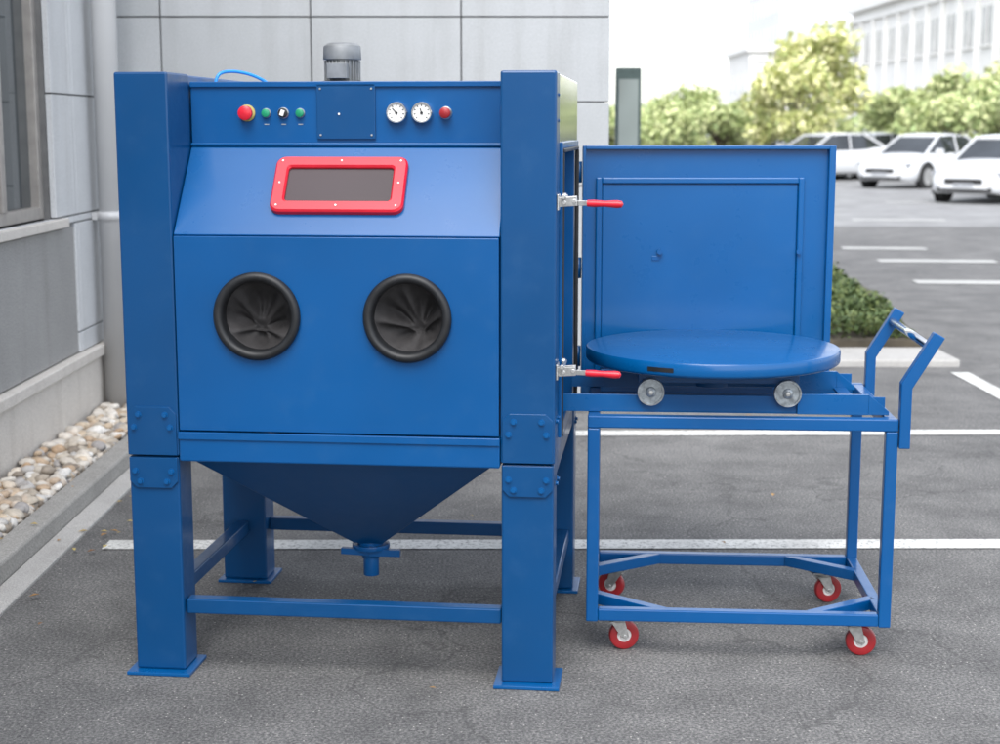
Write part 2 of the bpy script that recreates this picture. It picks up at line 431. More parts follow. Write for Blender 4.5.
# ------------------------------------------------------------------ planted island right
box('island_kerb', BXR + .05, 3.12, 10.25, 10.85, -.05, .05, CONC2, None, .015)
bm = bmesh.new()
isl = [(BXR + .1, 10.86), (3.02, 10.86), (3.2, 12.2), (3.45, 14), (3.6, 16.5), (3.2, 17.6), (BXR + .1, 17.6)]
vb = [bm.verts.new((x, y, -.02)) for x, y in isl]; vt = [bm.verts.new((x, y, .1)) for x, y in isl]
bm.faces.new(vt)
for i in range(len(isl)): bm.faces.new((vb[i], vb[(i + 1) % len(isl)], vt[(i + 1) % len(isl)], vt[i]))
obj_from_bm('planting_bed', bm, SOIL)
bm = bmesh.new()
for i in range(20000):
    y = random.uniform(10.9, 17.4); xr = 2.98 + (y - 10.9) * .095
    x = random.uniform(1.9, xr) if random.random() < .85 else random.uniform(xr - .4, xr)
    hh = .26 * (.55 + .45 * noise.noise(Vector((x * 2.5, y * 2.5, 0)))) * min(1, (xr - x) / .18 + .35)
    z = .1 + random.random() ** .7 * max(.05, hh * 1.15)
    s = random.uniform(.012, .03); e = Euler((random.uniform(-1, 1), random.uniform(-1, 1), random.uniform(0, 6.28))).to_matrix()
    vs = [bm.verts.new(Vector((x, y, z)) + e @ Vector(p) * s) for p in ((-1.3, 0, 0), (0, -.5, .1), (1.3, 0, 0), (0, .5, .1))]
    bm.faces.new(vs)
obj_from_bm('low_hedge', bm, HEDGE)

# ------------------------------------------------------------------ notice board by building corner
nb = empty('notice_board', (1.12, 13.6, 0))
box('frame', -.11, .11, -.05, .05, .5, 2.12, simple('dark_green_metal', (.05, .08, .075), .4), nb, .01)
box('panel', -.085, .085, -.056, -.052, .62, 2.02, glass_mat('board_glass', (.22, .26, .25), .2), nb, 0)
cyl('post', (0, 0, 0), (0, 0, .5), .03, POLE, nb)

# ------------------------------------------------------------------ BLASTING CABINET
W = 1.245; D = 1.05; PW = .155; T = 1.755
mc = empty('sandblasting_cabinet', (-1.083, 4.36, 0), R(-6.1))
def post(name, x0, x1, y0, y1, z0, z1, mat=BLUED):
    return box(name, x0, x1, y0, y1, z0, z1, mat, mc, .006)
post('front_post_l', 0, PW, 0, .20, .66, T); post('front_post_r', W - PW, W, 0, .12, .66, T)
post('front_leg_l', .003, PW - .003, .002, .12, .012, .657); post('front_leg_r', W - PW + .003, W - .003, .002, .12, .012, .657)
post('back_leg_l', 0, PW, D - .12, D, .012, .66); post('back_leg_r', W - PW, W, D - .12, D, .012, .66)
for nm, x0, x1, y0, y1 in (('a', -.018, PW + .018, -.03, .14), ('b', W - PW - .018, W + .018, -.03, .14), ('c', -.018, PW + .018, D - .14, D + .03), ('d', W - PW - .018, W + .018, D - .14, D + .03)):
    box('foot_plate_' + nm, x0, x1, y0, y1, 0.001, .0115, BLUE2, mc, .002)
box('side_wall_l', .004, PW - .004, .2, D, .66, T - .003, BLUE, mc, .005)
OY0, OY1, OZ0, OZ1 = .17, .89, .71, 1.53
box('side_header_r', W - PW + .003, W - .004, .12, D, OZ1, T - .002, BLUE3, mc, .005)
box('side_bottom_r', W - PW + .003, W - .004, .12, D, .66, OZ0, BLUE, mc, .004)
box('side_jamb_front', W - .06, W - .004, .12, OY0, OZ0, OZ1, BLUE, mc, .003)
box('side_jamb_back', W - PW + .003, W - .004, OY1, D, OZ0, OZ1, BLUE, mc, .003)
bm = bmesh.new()
bm_box(bm, W - .002, W + .008, OY0 - .03, OY0 - .012, OZ0, OZ1 + .03); bm_box(bm, W - .002, W + .008, OY1 + .012, OY1 + .03, OZ0, OZ1 + .03)
bm_box(bm, W - .002, W + .008, OY0 - .012, OY1 + .012, OZ1 + .012, OZ1 + .03)
obj_from_bm('opening_lip', bm, BLUE2, mc, bevel=.002)
bm = bmesh.new()
bm_box(bm, W + .0, W + .012, OY0 - .012, OY0, OZ0, OZ1); bm_box(bm, W, W + .012, OY1, OY1 + .012, OZ0, OZ1)
bm_box(bm, W, W + .012, OY0, OY1, OZ1, OZ1 + .012)
obj_from_bm('door_seal', bm, BLACK, mc, bevel=.003)
RY = .205; ZS0 = 1.298; ZS1 = 1.551; ZT = 1.729
x0, x1 = PW + .002, W - PW - .002
def prof_panel(name, p, q, mat, th=.012):
    d = Vector((q[0] - p[0], q[1] - p[1])).normalized(); n = Vector((d.y, -d.x))
    if n.x < 0: n = -n
    bm = bmesh.new()
    A = [(p[0], p[1]), (q[0], q[1]), (q[0] + n.x * th, q[1] + n.y * th), (p[0] + n.x * th, p[1] + n.y * th)]
    va = [bm.verts.new((x0, y, z)) for y, z in A]; vb_ = [bm.verts.new((x1, y, z)) for y, z in A]
    bm.faces.new(va[::-1]); bm.faces.new(vb_)
    for i in range(4): bm.faces.new((va[i], va[(i + 1) % 4], vb_[(i + 1) % 4], vb_[i]))
    bmesh.ops.recalc_face_normals(bm, faces=bm.faces)
    return obj_from_bm(name, bm, mat, mc, bevel=.0025)
prof_panel('control_panel', (RY, ZS1 + .003), (RY, ZT), BLUE)
prof_panel('window_panel', (.004, ZS0 + .004), (RY - .002, ZS1), BLUE2)
box('canopy_top', x0, x1, RY + .013, D, ZT - .015, ZT - .001, BLUE, mc, .003)
box('hood_edge', x0, x1, RY - .008, RY - .001, ZT - .012, ZT + .004, BLUE, mc, .002)
box('slope_edge', x0, x1, RY - .012, RY - .001, ZS1 - .003, ZS1 + .006, BLUE2, mc, .002)
box('back_wall', x0, x1, D - .015, D, .66, ZT - .02, BLUE, mc, .003)
box('cabinet_floor', x0, x1, .02, D - .02, .66, .672, DARK, mc, 0)
box('inner_liner', x0 + .01, x1 - .3, D - .03, D - .02, .68, 1.7, DARK, mc, 0)
GX = (.398, .829); GZ = 1.073
fp = box('front_panel', PW + .004, W - PW - .004, -.004, .010, .738, ZS0, BLUE, mc, 0)
cut = bmesh.new()
for gx in GX: bm_cyl(cut, (gx, -.1, GZ), (gx, .1, GZ), .103, seg=64)
bmesh.ops.recalc_face_normals(cut, faces=cut.faces)
co = obj_from_bm('cutter', cut, BLUE); fp.parent = None
md = fp.modifiers.new('b', 'BOOLEAN'); md.object = co; md.operation = 'DIFFERENCE'; md.solver = 'EXACT'
bpy.context.view_layer.update()
dg = bpy.context.evaluated_depsgraph_get(); nm = bpy.data.meshes.new_from_object(fp.evaluated_get(dg))
fp.modifiers.clear(); fp.data = nm; bpy.data.objects.remove(co); fp.parent = mc
b2 = fp.modifiers.new('bev', 'BEVEL'); b2.width = .002; b2.segments = 2; b2.limit_method = 'ANGLE'
for gi, gx in enumerate(GX):
    pr = [(.124, .0), (.126, .012), (.121, .022), (.112, .026), (.104, .022), (.0985, .014), (.0975, -.02), (.102, -.03), (.108, -.005)]
    bm = bmesh.new(); bm_lathe(bm, pr, (gx, -.004, GZ), (0, -1, 0), 64, closed=True)
    bmesh.ops.recalc_face_normals(bm, faces=bm.faces); obj_from_bm('glove_ring_%d' % gi, bm, BLACK, mc)
    bm = bmesh.new(); seg = 120; rings = []; nr = 18
    ph = (1.9, 4.1)[gi]
    for k in range(nr):
        t = k / (nr - 1); ring = []
        for i in range(seg):
            a = 2 * math.pi * i / seg
            s5 = math.sin(4 * a + ph + .7 * math.sin(2 * a)) * .5 + .5
            pl = s5 ** .7
            pl2 = math.sin(9 * a + 2 * ph) * .5
            rr = .101 * (1 - t) ** .9 * (1 - .38 * t * pl) + .004
            cx = (.016 if gi else -.006) * t * 1.6; cz = -.042 * t ** 1.2
            dep = .006 + .075 * t ** 1.1 + (pl * .045 + pl2 * .013) * math.sin(min(1, t * 1.2) * math.pi) ** .8
            ring.append(bm.verts.new((gx + rr * math.cos(a) + cx, dep, GZ + rr * math.sin(a) + cz)))
        rings.append(ring)
    for k in range(nr - 1):
        for i in range(seg):
            j = (i + 1) % seg; bm.faces.new((rings[k][i], rings[k][j], rings[k + 1][j], rings[k + 1][i])).smooth = True
    bm.faces.new(rings[-1])
    bmesh.ops.recalc_face_normals(bm, faces=bm.faces)
    obj_from_bm('glove_sleeve_%d' % gi, bm, FABRIC, mc)
box('front_beam', PW + .001, W - PW - .001, -.006, .06, .646, .733, BLUE, mc, .005)
box('front_beam_lip', PW + .001, W - PW - .001, -.012, -.0065, .712, .734, BLUE, mc, .002)
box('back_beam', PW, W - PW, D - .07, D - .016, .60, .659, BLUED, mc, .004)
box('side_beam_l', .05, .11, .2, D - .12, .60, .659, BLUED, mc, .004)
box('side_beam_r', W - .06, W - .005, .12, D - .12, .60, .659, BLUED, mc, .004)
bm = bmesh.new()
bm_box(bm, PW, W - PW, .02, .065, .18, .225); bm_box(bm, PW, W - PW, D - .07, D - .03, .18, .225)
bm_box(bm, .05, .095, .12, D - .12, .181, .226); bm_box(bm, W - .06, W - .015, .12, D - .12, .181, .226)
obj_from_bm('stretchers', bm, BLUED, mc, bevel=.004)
bm = bmesh.new(); bb = bmesh.new()
for px in (0.0, W - PW):
    a, b = px + .006, px + PW - .006
    c = .02
    for (zA, zB) in ((.565, .655), (.663, .805)):
        lo = zA < .6
        pts = [(a, zA + c), (a + c, zA), (b - c, zA), (b, zA + c), (b, zB), (a, zB)] if lo else [(a, zA), (b, zA), (b, zB - c), (b - c, zB), (a + c, zB), (a, zB - c)]
        va = [bm.verts.new((x, -.006, z)) for x, z in pts]; vb_ = [bm.verts.new((x, .001, z)) for x, z in pts]
        bm.faces.new(va)
        for i in range(6): bm.faces.new((va[i], vb_[i], vb_[(i + 1) % 6], va[(i + 1) % 6]))
    for zz in (.782, .745, .615, .585):
        for k in range(2):
            xx = (a + .032 + k * .079) if zz in (.782, .585) else (a + .018 + k * .107)
            bm_bolt(bb, (xx, -.006, zz), (0, -1, 0), .0065, .009)
bmesh.ops.recalc_face_normals(bm, faces=bm.faces)
obj_from_bm('splice_plates', bm, BLUED, mc, bevel=.0015)
for yy in (.03, .09, .96, 1.02):
    for zz in (.60, .78): bm_bolt(bb, (W, yy, zz), (1, 0, 0), .006, .008)
for zz in (1.62, 1.69): bm_bolt(bb, (W, .06, zz), (1, 0, 0), .004, .004)
bmesh.ops.recalc_face_normals(bb, faces=bb.faces)
obj_from_bm('bolts', bb, BLUE2, mc)
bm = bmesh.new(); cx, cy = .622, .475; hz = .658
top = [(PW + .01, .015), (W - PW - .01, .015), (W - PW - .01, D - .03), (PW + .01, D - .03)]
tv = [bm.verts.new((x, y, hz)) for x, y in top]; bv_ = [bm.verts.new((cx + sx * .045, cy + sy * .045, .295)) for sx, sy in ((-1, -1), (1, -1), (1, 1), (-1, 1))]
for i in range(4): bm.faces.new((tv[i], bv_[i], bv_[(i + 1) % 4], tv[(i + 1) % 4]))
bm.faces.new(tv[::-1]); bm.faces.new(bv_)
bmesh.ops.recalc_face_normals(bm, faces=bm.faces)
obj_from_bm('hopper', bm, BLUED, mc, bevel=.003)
bm = bmesh.new()
bm_cyl(bm, (cx, cy, .295), (cx, cy, .24), .045, .03, seg=32); bm_cyl(bm, (cx, cy, .255), (cx, cy, .18), .025, seg=32)
bm_cyl(bm, (cx, cy, .27), (cx, cy, .285), .06, seg=32)
bm_beam(bm, (cx + .0, cy - .03, .262), (cx + .10, cy - .03, .262), .02, .022); bm_beam(bm, (cx - .09, cy - .03, .266), (cx, cy - .03, .262), .02, .02)
bmesh.ops.recalc_face_normals(bm, faces=bm.faces)
obj_from_bm('hopper_outlet', bm, BLUE, mc, bevel=.001)
P = Vector((0, RY - .006, ZS1 - ZS0 - .004)); L = P.length; up = P.normalized(); nrm = Vector((0, -up.z, up.y))
org = Vector((.6175, .004, ZS0 + .004)) + up * (L * .528)
def rr_pts(hw, hh, r, n=7):
    o = []
    for sx, sy, a0 in ((1, 1, 0), (-1, 1, 90), (-1, -1, 180), (1, -1, 270)):
        for k in range(n):
            a = R(a0 + 90 * k / (n - 1)); o.append((sx * (hw - r) + r * math.cos(a), sy * (hh - r) + r * math.sin(a)))
    return o
def wp(x, y, h): return org + Vector((x, 0, 0)) + up * y + nrm * h
bm = bmesh.new()
spec = [(.192, .097, .028, .0005), (.192, .097, .028, .014), (.187, .092, .025, .020), (.158, .064, .012, .020), (.153, .059, .010, .014), (.153, .059, .010, .001)]
rg = [[bm.verts.new(wp(x, y, h)) for x, y in rr_pts(a, b, r)] for a, b, r, h in spec]
for k in range(len(rg) - 1):
    n = len(rg[k])
    for i in range(n): bm.faces.new((rg[k][i], rg[k][(i + 1) % n], rg[k + 1][(i + 1) % n], rg[k + 1][i]))
bmesh.ops.recalc_face_normals(bm, faces=bm.faces)
obj_from_bm('window_frame_red', bm, RED, mc)
bm = bmesh.new(); bm.faces.new([bm.verts.new(wp(x, y, .0075)) for x, y in rr_pts(.1535, .0595, .010)])
obj_from_bm('viewing_window', bm, VIEWGLASS, mc)
bm = bmesh.new()
for x, y in ((-.172, .078), (.172, .078), (-.172, -.078), (.172, -.078), (0, .078), (0, -.078), (-.172, 0), (.172, 0)):
    bm_cyl(bm, wp(x, y, .019), wp(x, y, .0222), .0028, seg=12)
obj_from_bm('window_screws', bm, STEEL, mc)
cz = 1.643; cyp = RY
def knob(name, x, mat, r=.016, h=.022, z=cz, collar=STEEL):
    lathe(name + '_collar', [(.001, 0), (r * 1.15, 0), (r * 1.15, .006), (r * .95, .009), (.001, .009)], (x, cyp, z), (0, -1, 0), collar, mc, 24)
    lathe(name, [(r * .7, .008), (r * .72, h * .5), (r, h * .6), (r * .98, h * .9), (r * .7, h), (.0005, h * 1.02)], (x, cyp, z), (0, -1, 0), mat, mc, 24)
knob('emergency_stop', .326, RED, .021, .034, collar=BRASS)
knob('start_button', .383, GREEN, .012, .016)
knob('selector_switch', .434, BLACK, .014, .014)
beam('selector_handle', (.431, cyp - .02, cz - .008), (.437, cyp - .02, cz + .008), .012, .004, WHITEP, mc, up=(0, 1, 0), bevel=.001)
knob('light_button', .484, GREEN, .012, .016)
knob('pressure_valve', .911, REDP, .016, .03)
for i, gx in enumerate((.770, .843)):
    lathe('gauge_body_%d' % i, [(.001, 0), (.031, 0), (.031, .02), (.029, .024), (.026, .024), (.026, .018), (.001, .018)], (gx, cyp, cz + .001), (0, -1, 0), CHROME, mc, 36)
    lathe('gauge_dial_%d' % i, [(.0005, .0195), (.0255, .0195)], (gx, cyp, cz + .001), (0, -1, 0), WHITEP, mc, 36)
    bm = bmesh.new()
    bm_beam(bm, (gx, cyp - .021, cz), (gx - .012 + .008 * i, cyp - .021, cz + .013), .0025, .001, up=(0, 1, 0))
    for k in range(9):
        a = R(-45 + k * 33.75); ca, sa = math.cos(a), math.sin(a)
        bm_beam(bm, (gx + .018 * ca, cyp - .0203, cz + .001 + .018 * sa), (gx + .023 * ca, cyp - .0203, cz + .001 + .023 * sa), .002, .001, up=(0, 1, 0))
    bm_cyl(bm, (gx, cyp - .019, cz), (gx, cyp - .023, cz), .004, seg=12)
    obj_from_bm('gauge_needle_%d' % i, bm, BLACK, mc)
box('control_cover', .534, .706, cyp - .008, cyp - .0005, 1.568, 1.726, BLUED, mc, .0015)
bm = bmesh.new()
for x in (.545, .695):
    for z in (1.58, 1.712): bm_cyl(bm, (x, cyp - .008, z), (x, cyp - .011, z), .003, seg=10)
for gx in (.383, .434, .484):
    bm_box(bm, gx - .007, gx + .007, cyp - .0012, cyp - .0004, cz - .034, cz - .031)
obj_from_bm('cover_screws', bm, STEEL, mc)
cyl('indicator', (.60, cyp - .008, 1.64), (.60, cyp - .013, 1.64), .003, WHITEP, mc)
mx, my = .548, .50
prf = [(.001, ZT), (.075, ZT), (.075, ZT + .012), (.055, ZT + .014)]
lathe('motor_flange', [(r, h - ZT) for r, h in prf], (mx, my, ZT), (0, 0, 1), MOTOR, mc, 36)
bm = bmesh.new(); bm_cyl(bm, (mx, my, ZT + .012), (mx, my, ZT + .105), .049, seg=36)
for k in range(26):
    a = 2 * math.pi * k / 26; c, s = math.cos(a), math.sin(a)
    bm_beam(bm, (mx + .052 * c, my + .052 * s, ZT + .015), (mx + .052 * c, my + .052 * s, ZT + .075), .003, .008, up=(c, s, 0))
bm_cyl(bm, (mx, my, ZT + .078), (mx, my, ZT + .118), .059, .057, seg=36); bm_cyl(bm, (mx, my, ZT + .118), (mx, my, ZT + .128), .057, .045, seg=36)
bm_box(bm, mx - .03, mx + .03, my - .085, my - .05, ZT + .02, ZT + .065)
obj_from_bm('motor', bm, MOTOR, mc, bevel=.001)
curve_tube('air_hose', [(.175, .40, ZT - .01), (.175, .40, ZT + .03), (.21, .43, ZT + .045), (.27, .47, ZT + .035), (.32, .5, ZT + .005), (.325, .5, ZT - .01)], .005, HOSE, mc)
def clamp(z, k):
    bm = bmesh.new()
    bm_box(bm, W + .001, W + .006, .012, .072, z - .022, z + .022)
    bm_beam(bm, (W + .006, .025, z), (W + .055, .02, z + .004), .006, .026); bm_beam(bm, (W + .006, .055, z), (W + .055, .05, z + .004), .006, .026)
    bm_cyl(bm, (W + .02, .015, z), (W + .02, .066, z), .006, seg=12); bm_cyl(bm, (W + .048, .012, z + .004), (W + .048, .062, z + .004), .006, seg=12)
    bm_beam(bm, (W + .035, .038, z - .002), (W + .10, .025, z - .002), .005, .014)
    bm_cyl(bm, (W + .018, .038, z + .008), (W + .018, .16, z + .012), .005, seg=12)
    bm_cyl(bm, (W + .018, .005, z + .016), (W + .018, .03, z + .016), .007, seg=6)
    bm_cyl(bm, (W + .018, .15, z + .012), (W + .0, .15, z + .012), .009, seg=12)
    bmesh.ops.recalc_face_normals(bm, faces=bm.faces)
    obj_from_bm('clamp_mechanism_%d' % k, bm, STEEL, mc, bevel=.001)
    lathe('clamp_handle_%d' % k, [(.001, 0), (.009, .002), (.010, .02), (.0085, .05), (.011, .085), (.009, .098), (.001, .102)], (W + .082, .027, z - .002), (1, -.12, -.02), RED, mc, 20)
clamp(1.397, 0); clamp(.922, 1)
dr = empty('access_door', (0, 0, 0)); dr.parent = mc; dr.location = (W + .022, .93, 0); dr.rotation_euler = (0, 0, R(5.8))
DW = .84; DZ0 = .685; DZ1 = 1.542
box('door_leaf', 0, DW, 0, .035, DZ0, DZ1, BLUE2, dr, .004)
bm = bmesh.new()
bm_box(bm, 0, .010, -.022, -.0005, DZ0, DZ1); bm_box(bm, DW - .022, DW, -.022, -.0005, DZ0, DZ1)
bm_box(bm, .010, DW - .022, -.022, -.0005, DZ1 - .012, DZ1); bm_box(bm, .010, DW - .022, -.022, -.0005, DZ0, DZ0 + .012)
obj_from_bm('door_rim', bm, BLUE2, dr, bevel=.002)
bm = bmesh.new(); a, b, c, d = .045, DW - .10, .77, 1.437; t = .02
bm_box(bm, a, a + t, -.014, -.0006, c, d); bm_box(bm, b - t, b, -.014, -.0006, c, d)
bm_box(bm, a + t, b - t, -.014, -.0006, d - t, d); bm_box(bm, a + t, b - t, -.014, -.0006, c, c + t)
obj_from_bm('door_inner_frame', bm, BLUE2, dr, bevel=.004)
box('door_panel', a + t + .002, b - t - .002, -.006, -.0007, c + t + .002, d - t - .002, BLUE2, dr, .003)
cyl('door_knob', (.26, -.006, 1.19), (.26, -.022, 1.19), .009, BLUE, dr); cyl('door_knob_b', (.725, -.012, 1.19), (.725, -.026, 1.19), .008, BLUE, dr)
box('handle_plate', .235, .26, -.009, -.0062, 1.16, 1.175, BLUE, dr, .001)
for z in (.8, 1.1, 1.42): cyl('hinge_%.0f' % (z * 100), (-.012, -.002, z), (-.012, -.002, z + .07), .010, BLUED, dr)

# ------------------------------------------------------------------ TROLLEY
tr = empty('loading_trolley', (.262, 4.49, 0), R(-4.0))
CW = .915; CD = .67; tb = .036
bm = bmesh.new()
for x in (0, CW - tb):
    for y in (0, CD - tb): bm_box(bm, x, x + tb, y, y + tb, .113, .714)
obj_from_bm('legs', bm, BLUE, tr, bevel=.004)
bm = bmesh.new()
for z0, z1, e in ((.7145, .752, 1), (.115, .153, 0)):
    xx0, xx1 = (0, CW) if e else (tb, CW - tb)
    bm_box(bm, xx0, xx1, 0 if e else .002, tb, z0, z1); bm_box(bm, xx0, xx1, CD - tb, CD - (0 if e else .002), z0, z1)
    bm_box(bm, .001 if e else .002, tb, tb, CD - tb, z0, z1 - .001); bm_box(bm, CW - tb, CW - .002, tb, CD - tb, z0, z1 - .001)
obj_from_bm('frame_rails', bm, BLUE, tr, bevel=.004)
bm = bmesh.new(); g = .20
for (x, y), (sx, sy) in (((tb, tb), (1, 1)), ((CW - tb, tb), (-1, 1)), ((tb, CD - tb), (1, -1)), ((CW - tb, CD - tb), (-1, -1))):
    bm_beam(bm, (x - sx * .01, y + sy * (g * .75), .135), (x + sx * g, y - sy * .01, .135), .034, .034)
    bm_box(bm, min(x, x + sx * .085), max(x, x + sx * .085), min(y, y + sy * .085), max(y, y + sy * .085), .1125, .1165)
bmesh.ops.recalc_face_normals(bm, faces=bm.faces)
obj_from_bm('corner_braces', bm, BLUE, tr, bevel=.003)
def caster(x, y, ang, k):
    e = empty('caster_%d' % k, (x, y, 0), ang); e.parent = tr
    wx = .022
    bm = bmesh.new(); bm_box(bm, -.045, .045, -.035, .035, .1075, .112); bm_cyl(bm, (0, 0, .107), (0, 0, .092), .027, .023, seg=24)
    for s in (-1, 1):
        pts = [(-.022, .094), (.022, .094), (wx + .014, .045), (wx + .004, .036), (wx - .012, .045)]
        va = [bm.verts.new((px, s * .0215, pz)) for px, pz in pts]; vb_ = [bm.verts.new((px, s * .0185, pz)) for px, pz in pts]
        bm.faces.new(va); bm.faces.new(vb_[::-1])
        for i in range(5): bm.faces.new((va[i], vb_[i], vb_[(i + 1) % 5], va[(i + 1) % 5]))
    bm_box(bm, -.023, .023, -.0215, .0215, .089, .0935); bm_cyl(bm, (wx, -.026, .046), (wx, .026, .046), .006, seg=12)
    bmesh.ops.recalc_face_normals(bm, faces=bm.faces); obj_from_bm('fork', bm, STEEL, e, bevel=.001)
    lathe('wheel', [(.022, -.013), (.038, -.014), (.044, -.012), (.0465, -.006), (.0465, .006), (.044, .012), (.038, .014), (.022, .013)], (wx, 0, .0465), (0, 1, 0), REDP, e, 40, closed=True)
    lathe('hub', [(.001, -.014), (.012, -.016), (.014, -.010), (.0225, -.009), (.0225, .009), (.014, .010), (.012, .016), (.001, .014)], (wx, 0, .0465), (0, 1, 0), WHITEP, e, 32)
caster(.095, .085, R(8), 0); caster(CW - .095, .085, R(-5), 1); caster(.10, CD - .06, R(160), 2); caster(CW - .12, CD - .06, R(15), 3)
def angle_rail(name, x0_, x1_, y, end=0):
    bm = bmesh.new()
    bm_box(bm, x0_, x1_, y, y + .045, .7525, .758); bm_box(bm, x0_, x1_, y - .005, y - .0005, .7525, .806); bm_box(bm, x0_, x1_, y + .0455, y + .05, .7525, .79)
    if end:
        bm_box(bm, x1_ - .26, x1_ - .05, y - .018, y - .006, .7535, .815)
        va = [(x1_ - .0499, .754), (x1_ + .01, .754), (x1_ + .01, .765), (x1_ - .0499, .815)]
        A = [bm.verts.new((px, y - .018, pz)) for px, pz in va]; B = [bm.verts.new((px, y - .006, pz)) for px, pz in va]
        bm.faces.new(A); bm.faces.new(B[::-1])
        for i in range(4): bm.faces.new((A[i], B[i], B[(i + 1) % 4], A[(i + 1) % 4]))
    bmesh.ops.recalc_face_normals(bm, faces=bm.faces)
    return obj_from_bm(name, bm, BLUE2, tr, bevel=.001)
angle_rail('rail_front', -.13, CW - .03, .075, 1); angle_rail('rail_rear', -.06, CW - .06, .52, 1)
bm = bmesh.new()
bm_beam(bm, (.05, .12, .765), (-.12, .09, .775), .03, .008)
bm_box(bm, CW - .12, CW - .08, .126, .5, .753, .762)
bmesh.ops.recalc_face_normals(bm, faces=bm.faces); obj_from_bm('rail_bridge', bm, BLUE, tr, bevel=.001)
bm = bmesh.new()
for y in (-.006, CD - .055):
    prof = [(CW + .002, .665), (CW + .034, .665), (CW + .034, .845), (CW + .122, .995), (CW + .092, 1.012), (CW + .002, .86)]
    A = [bm.verts.new((px, y, pz)) for px, pz in prof]; B = [bm.verts.new((px, y + .036, pz)) for px, pz in prof]
    bm.faces.new(A); bm.faces.new(B[::-1])
    for i in range(6): bm.faces.new((A[i], B[i], B[(i + 1) % 6], A[(i + 1) % 6]))
bmesh.ops.recalc_face_normals(bm, faces=bm.faces); obj_from_bm('handle_arms', bm, BLUE, tr, bevel=.003)
cyl('handle_bar', (CW + .083, .03, .967), (CW + .083, CD - .055, .967), .0125, CHROME, tr)

# ------------------------------------------------------------------ TURNTABLE
tt = empty('turntable', (.262, 4.49, 0), R(-4.0))
tc = (.384, .295)
lathe('disc', [(.001, .881), (.385, .881), (.393, .886), (.395, .891), (.395, .919), (.392, .9245), (.386, .926), (.001, .9265)], (tc[0], tc[1], 0), (0, 0, 1), BLUE2, tt, 96)
bm = bmesh.new()
a0 = R(-90 - 32)
for k in range(6):
    a = a0 + k * R(2.0); b = a + R(2.0)
    q = [(math.cos(a) * .3965, math.sin(a) * .3965), (math.cos(b) * .3965, math.sin(b) * .3965)]
    bm.faces.new([bm.verts.new((tc[0] + q[0][0], tc[1] + q[0][1], .896)), bm.verts.new((tc[0] + q[1][0], tc[1] + q[1][1], .896)),
                  bm.verts.new((tc[0] + q[1][0], tc[1] + q[1][1], .909)), bm.verts.new((tc[0] + q[0][0], tc[1] + q[0][1], .909))])
obj_from_bm('rim_slot', bm, BLACK, tt)
bm = bmesh.new()
bm_box(bm, .15, .63, .075, .115, .842, .880); bm_box(bm, .15, .63, .47, .51, .842, .880)
bm_box(bm, .15, .19, .115, .47, .843, .879); bm_box(bm, .59, .63, .115, .47, .843, .879)
bm_cyl(bm, (tc[0], tc[1], .80), (tc[0], tc[1], .8805), .06, seg=32)
bm_box(bm, .19, .59, .26, .31, .80, .842)
obj_from_bm('carriage_frame', bm, BLUED, tt, bevel=.002)
k = 0
for x in (.188, .595):
    for y in (.088, .535):
        yo = y - (.03 if y < .2 else 0)
        lathe('roller_%d' % k, [(.001, -.014), (.008, -.017), (.014, -.014), (.016, -.009), (.034, -.009), (.035, -.014), (.040, -.014), (.040, .012), (.001, .012)], (x, yo, .817), (0, 1, 0), GALV, tt, 40)
        lathe('roller_bolt_%d' % k, [(.0005, .020), (.007, .0195), (.0075, .014)], (x, yo, .817), (0, -1, 0), STEEL, tt, 6)
        box('roller_bracket_%d' % k, x - .02, x + .02, y + .013, y + .017, .80, .843, BLUED, tt, .001)
        k += 1

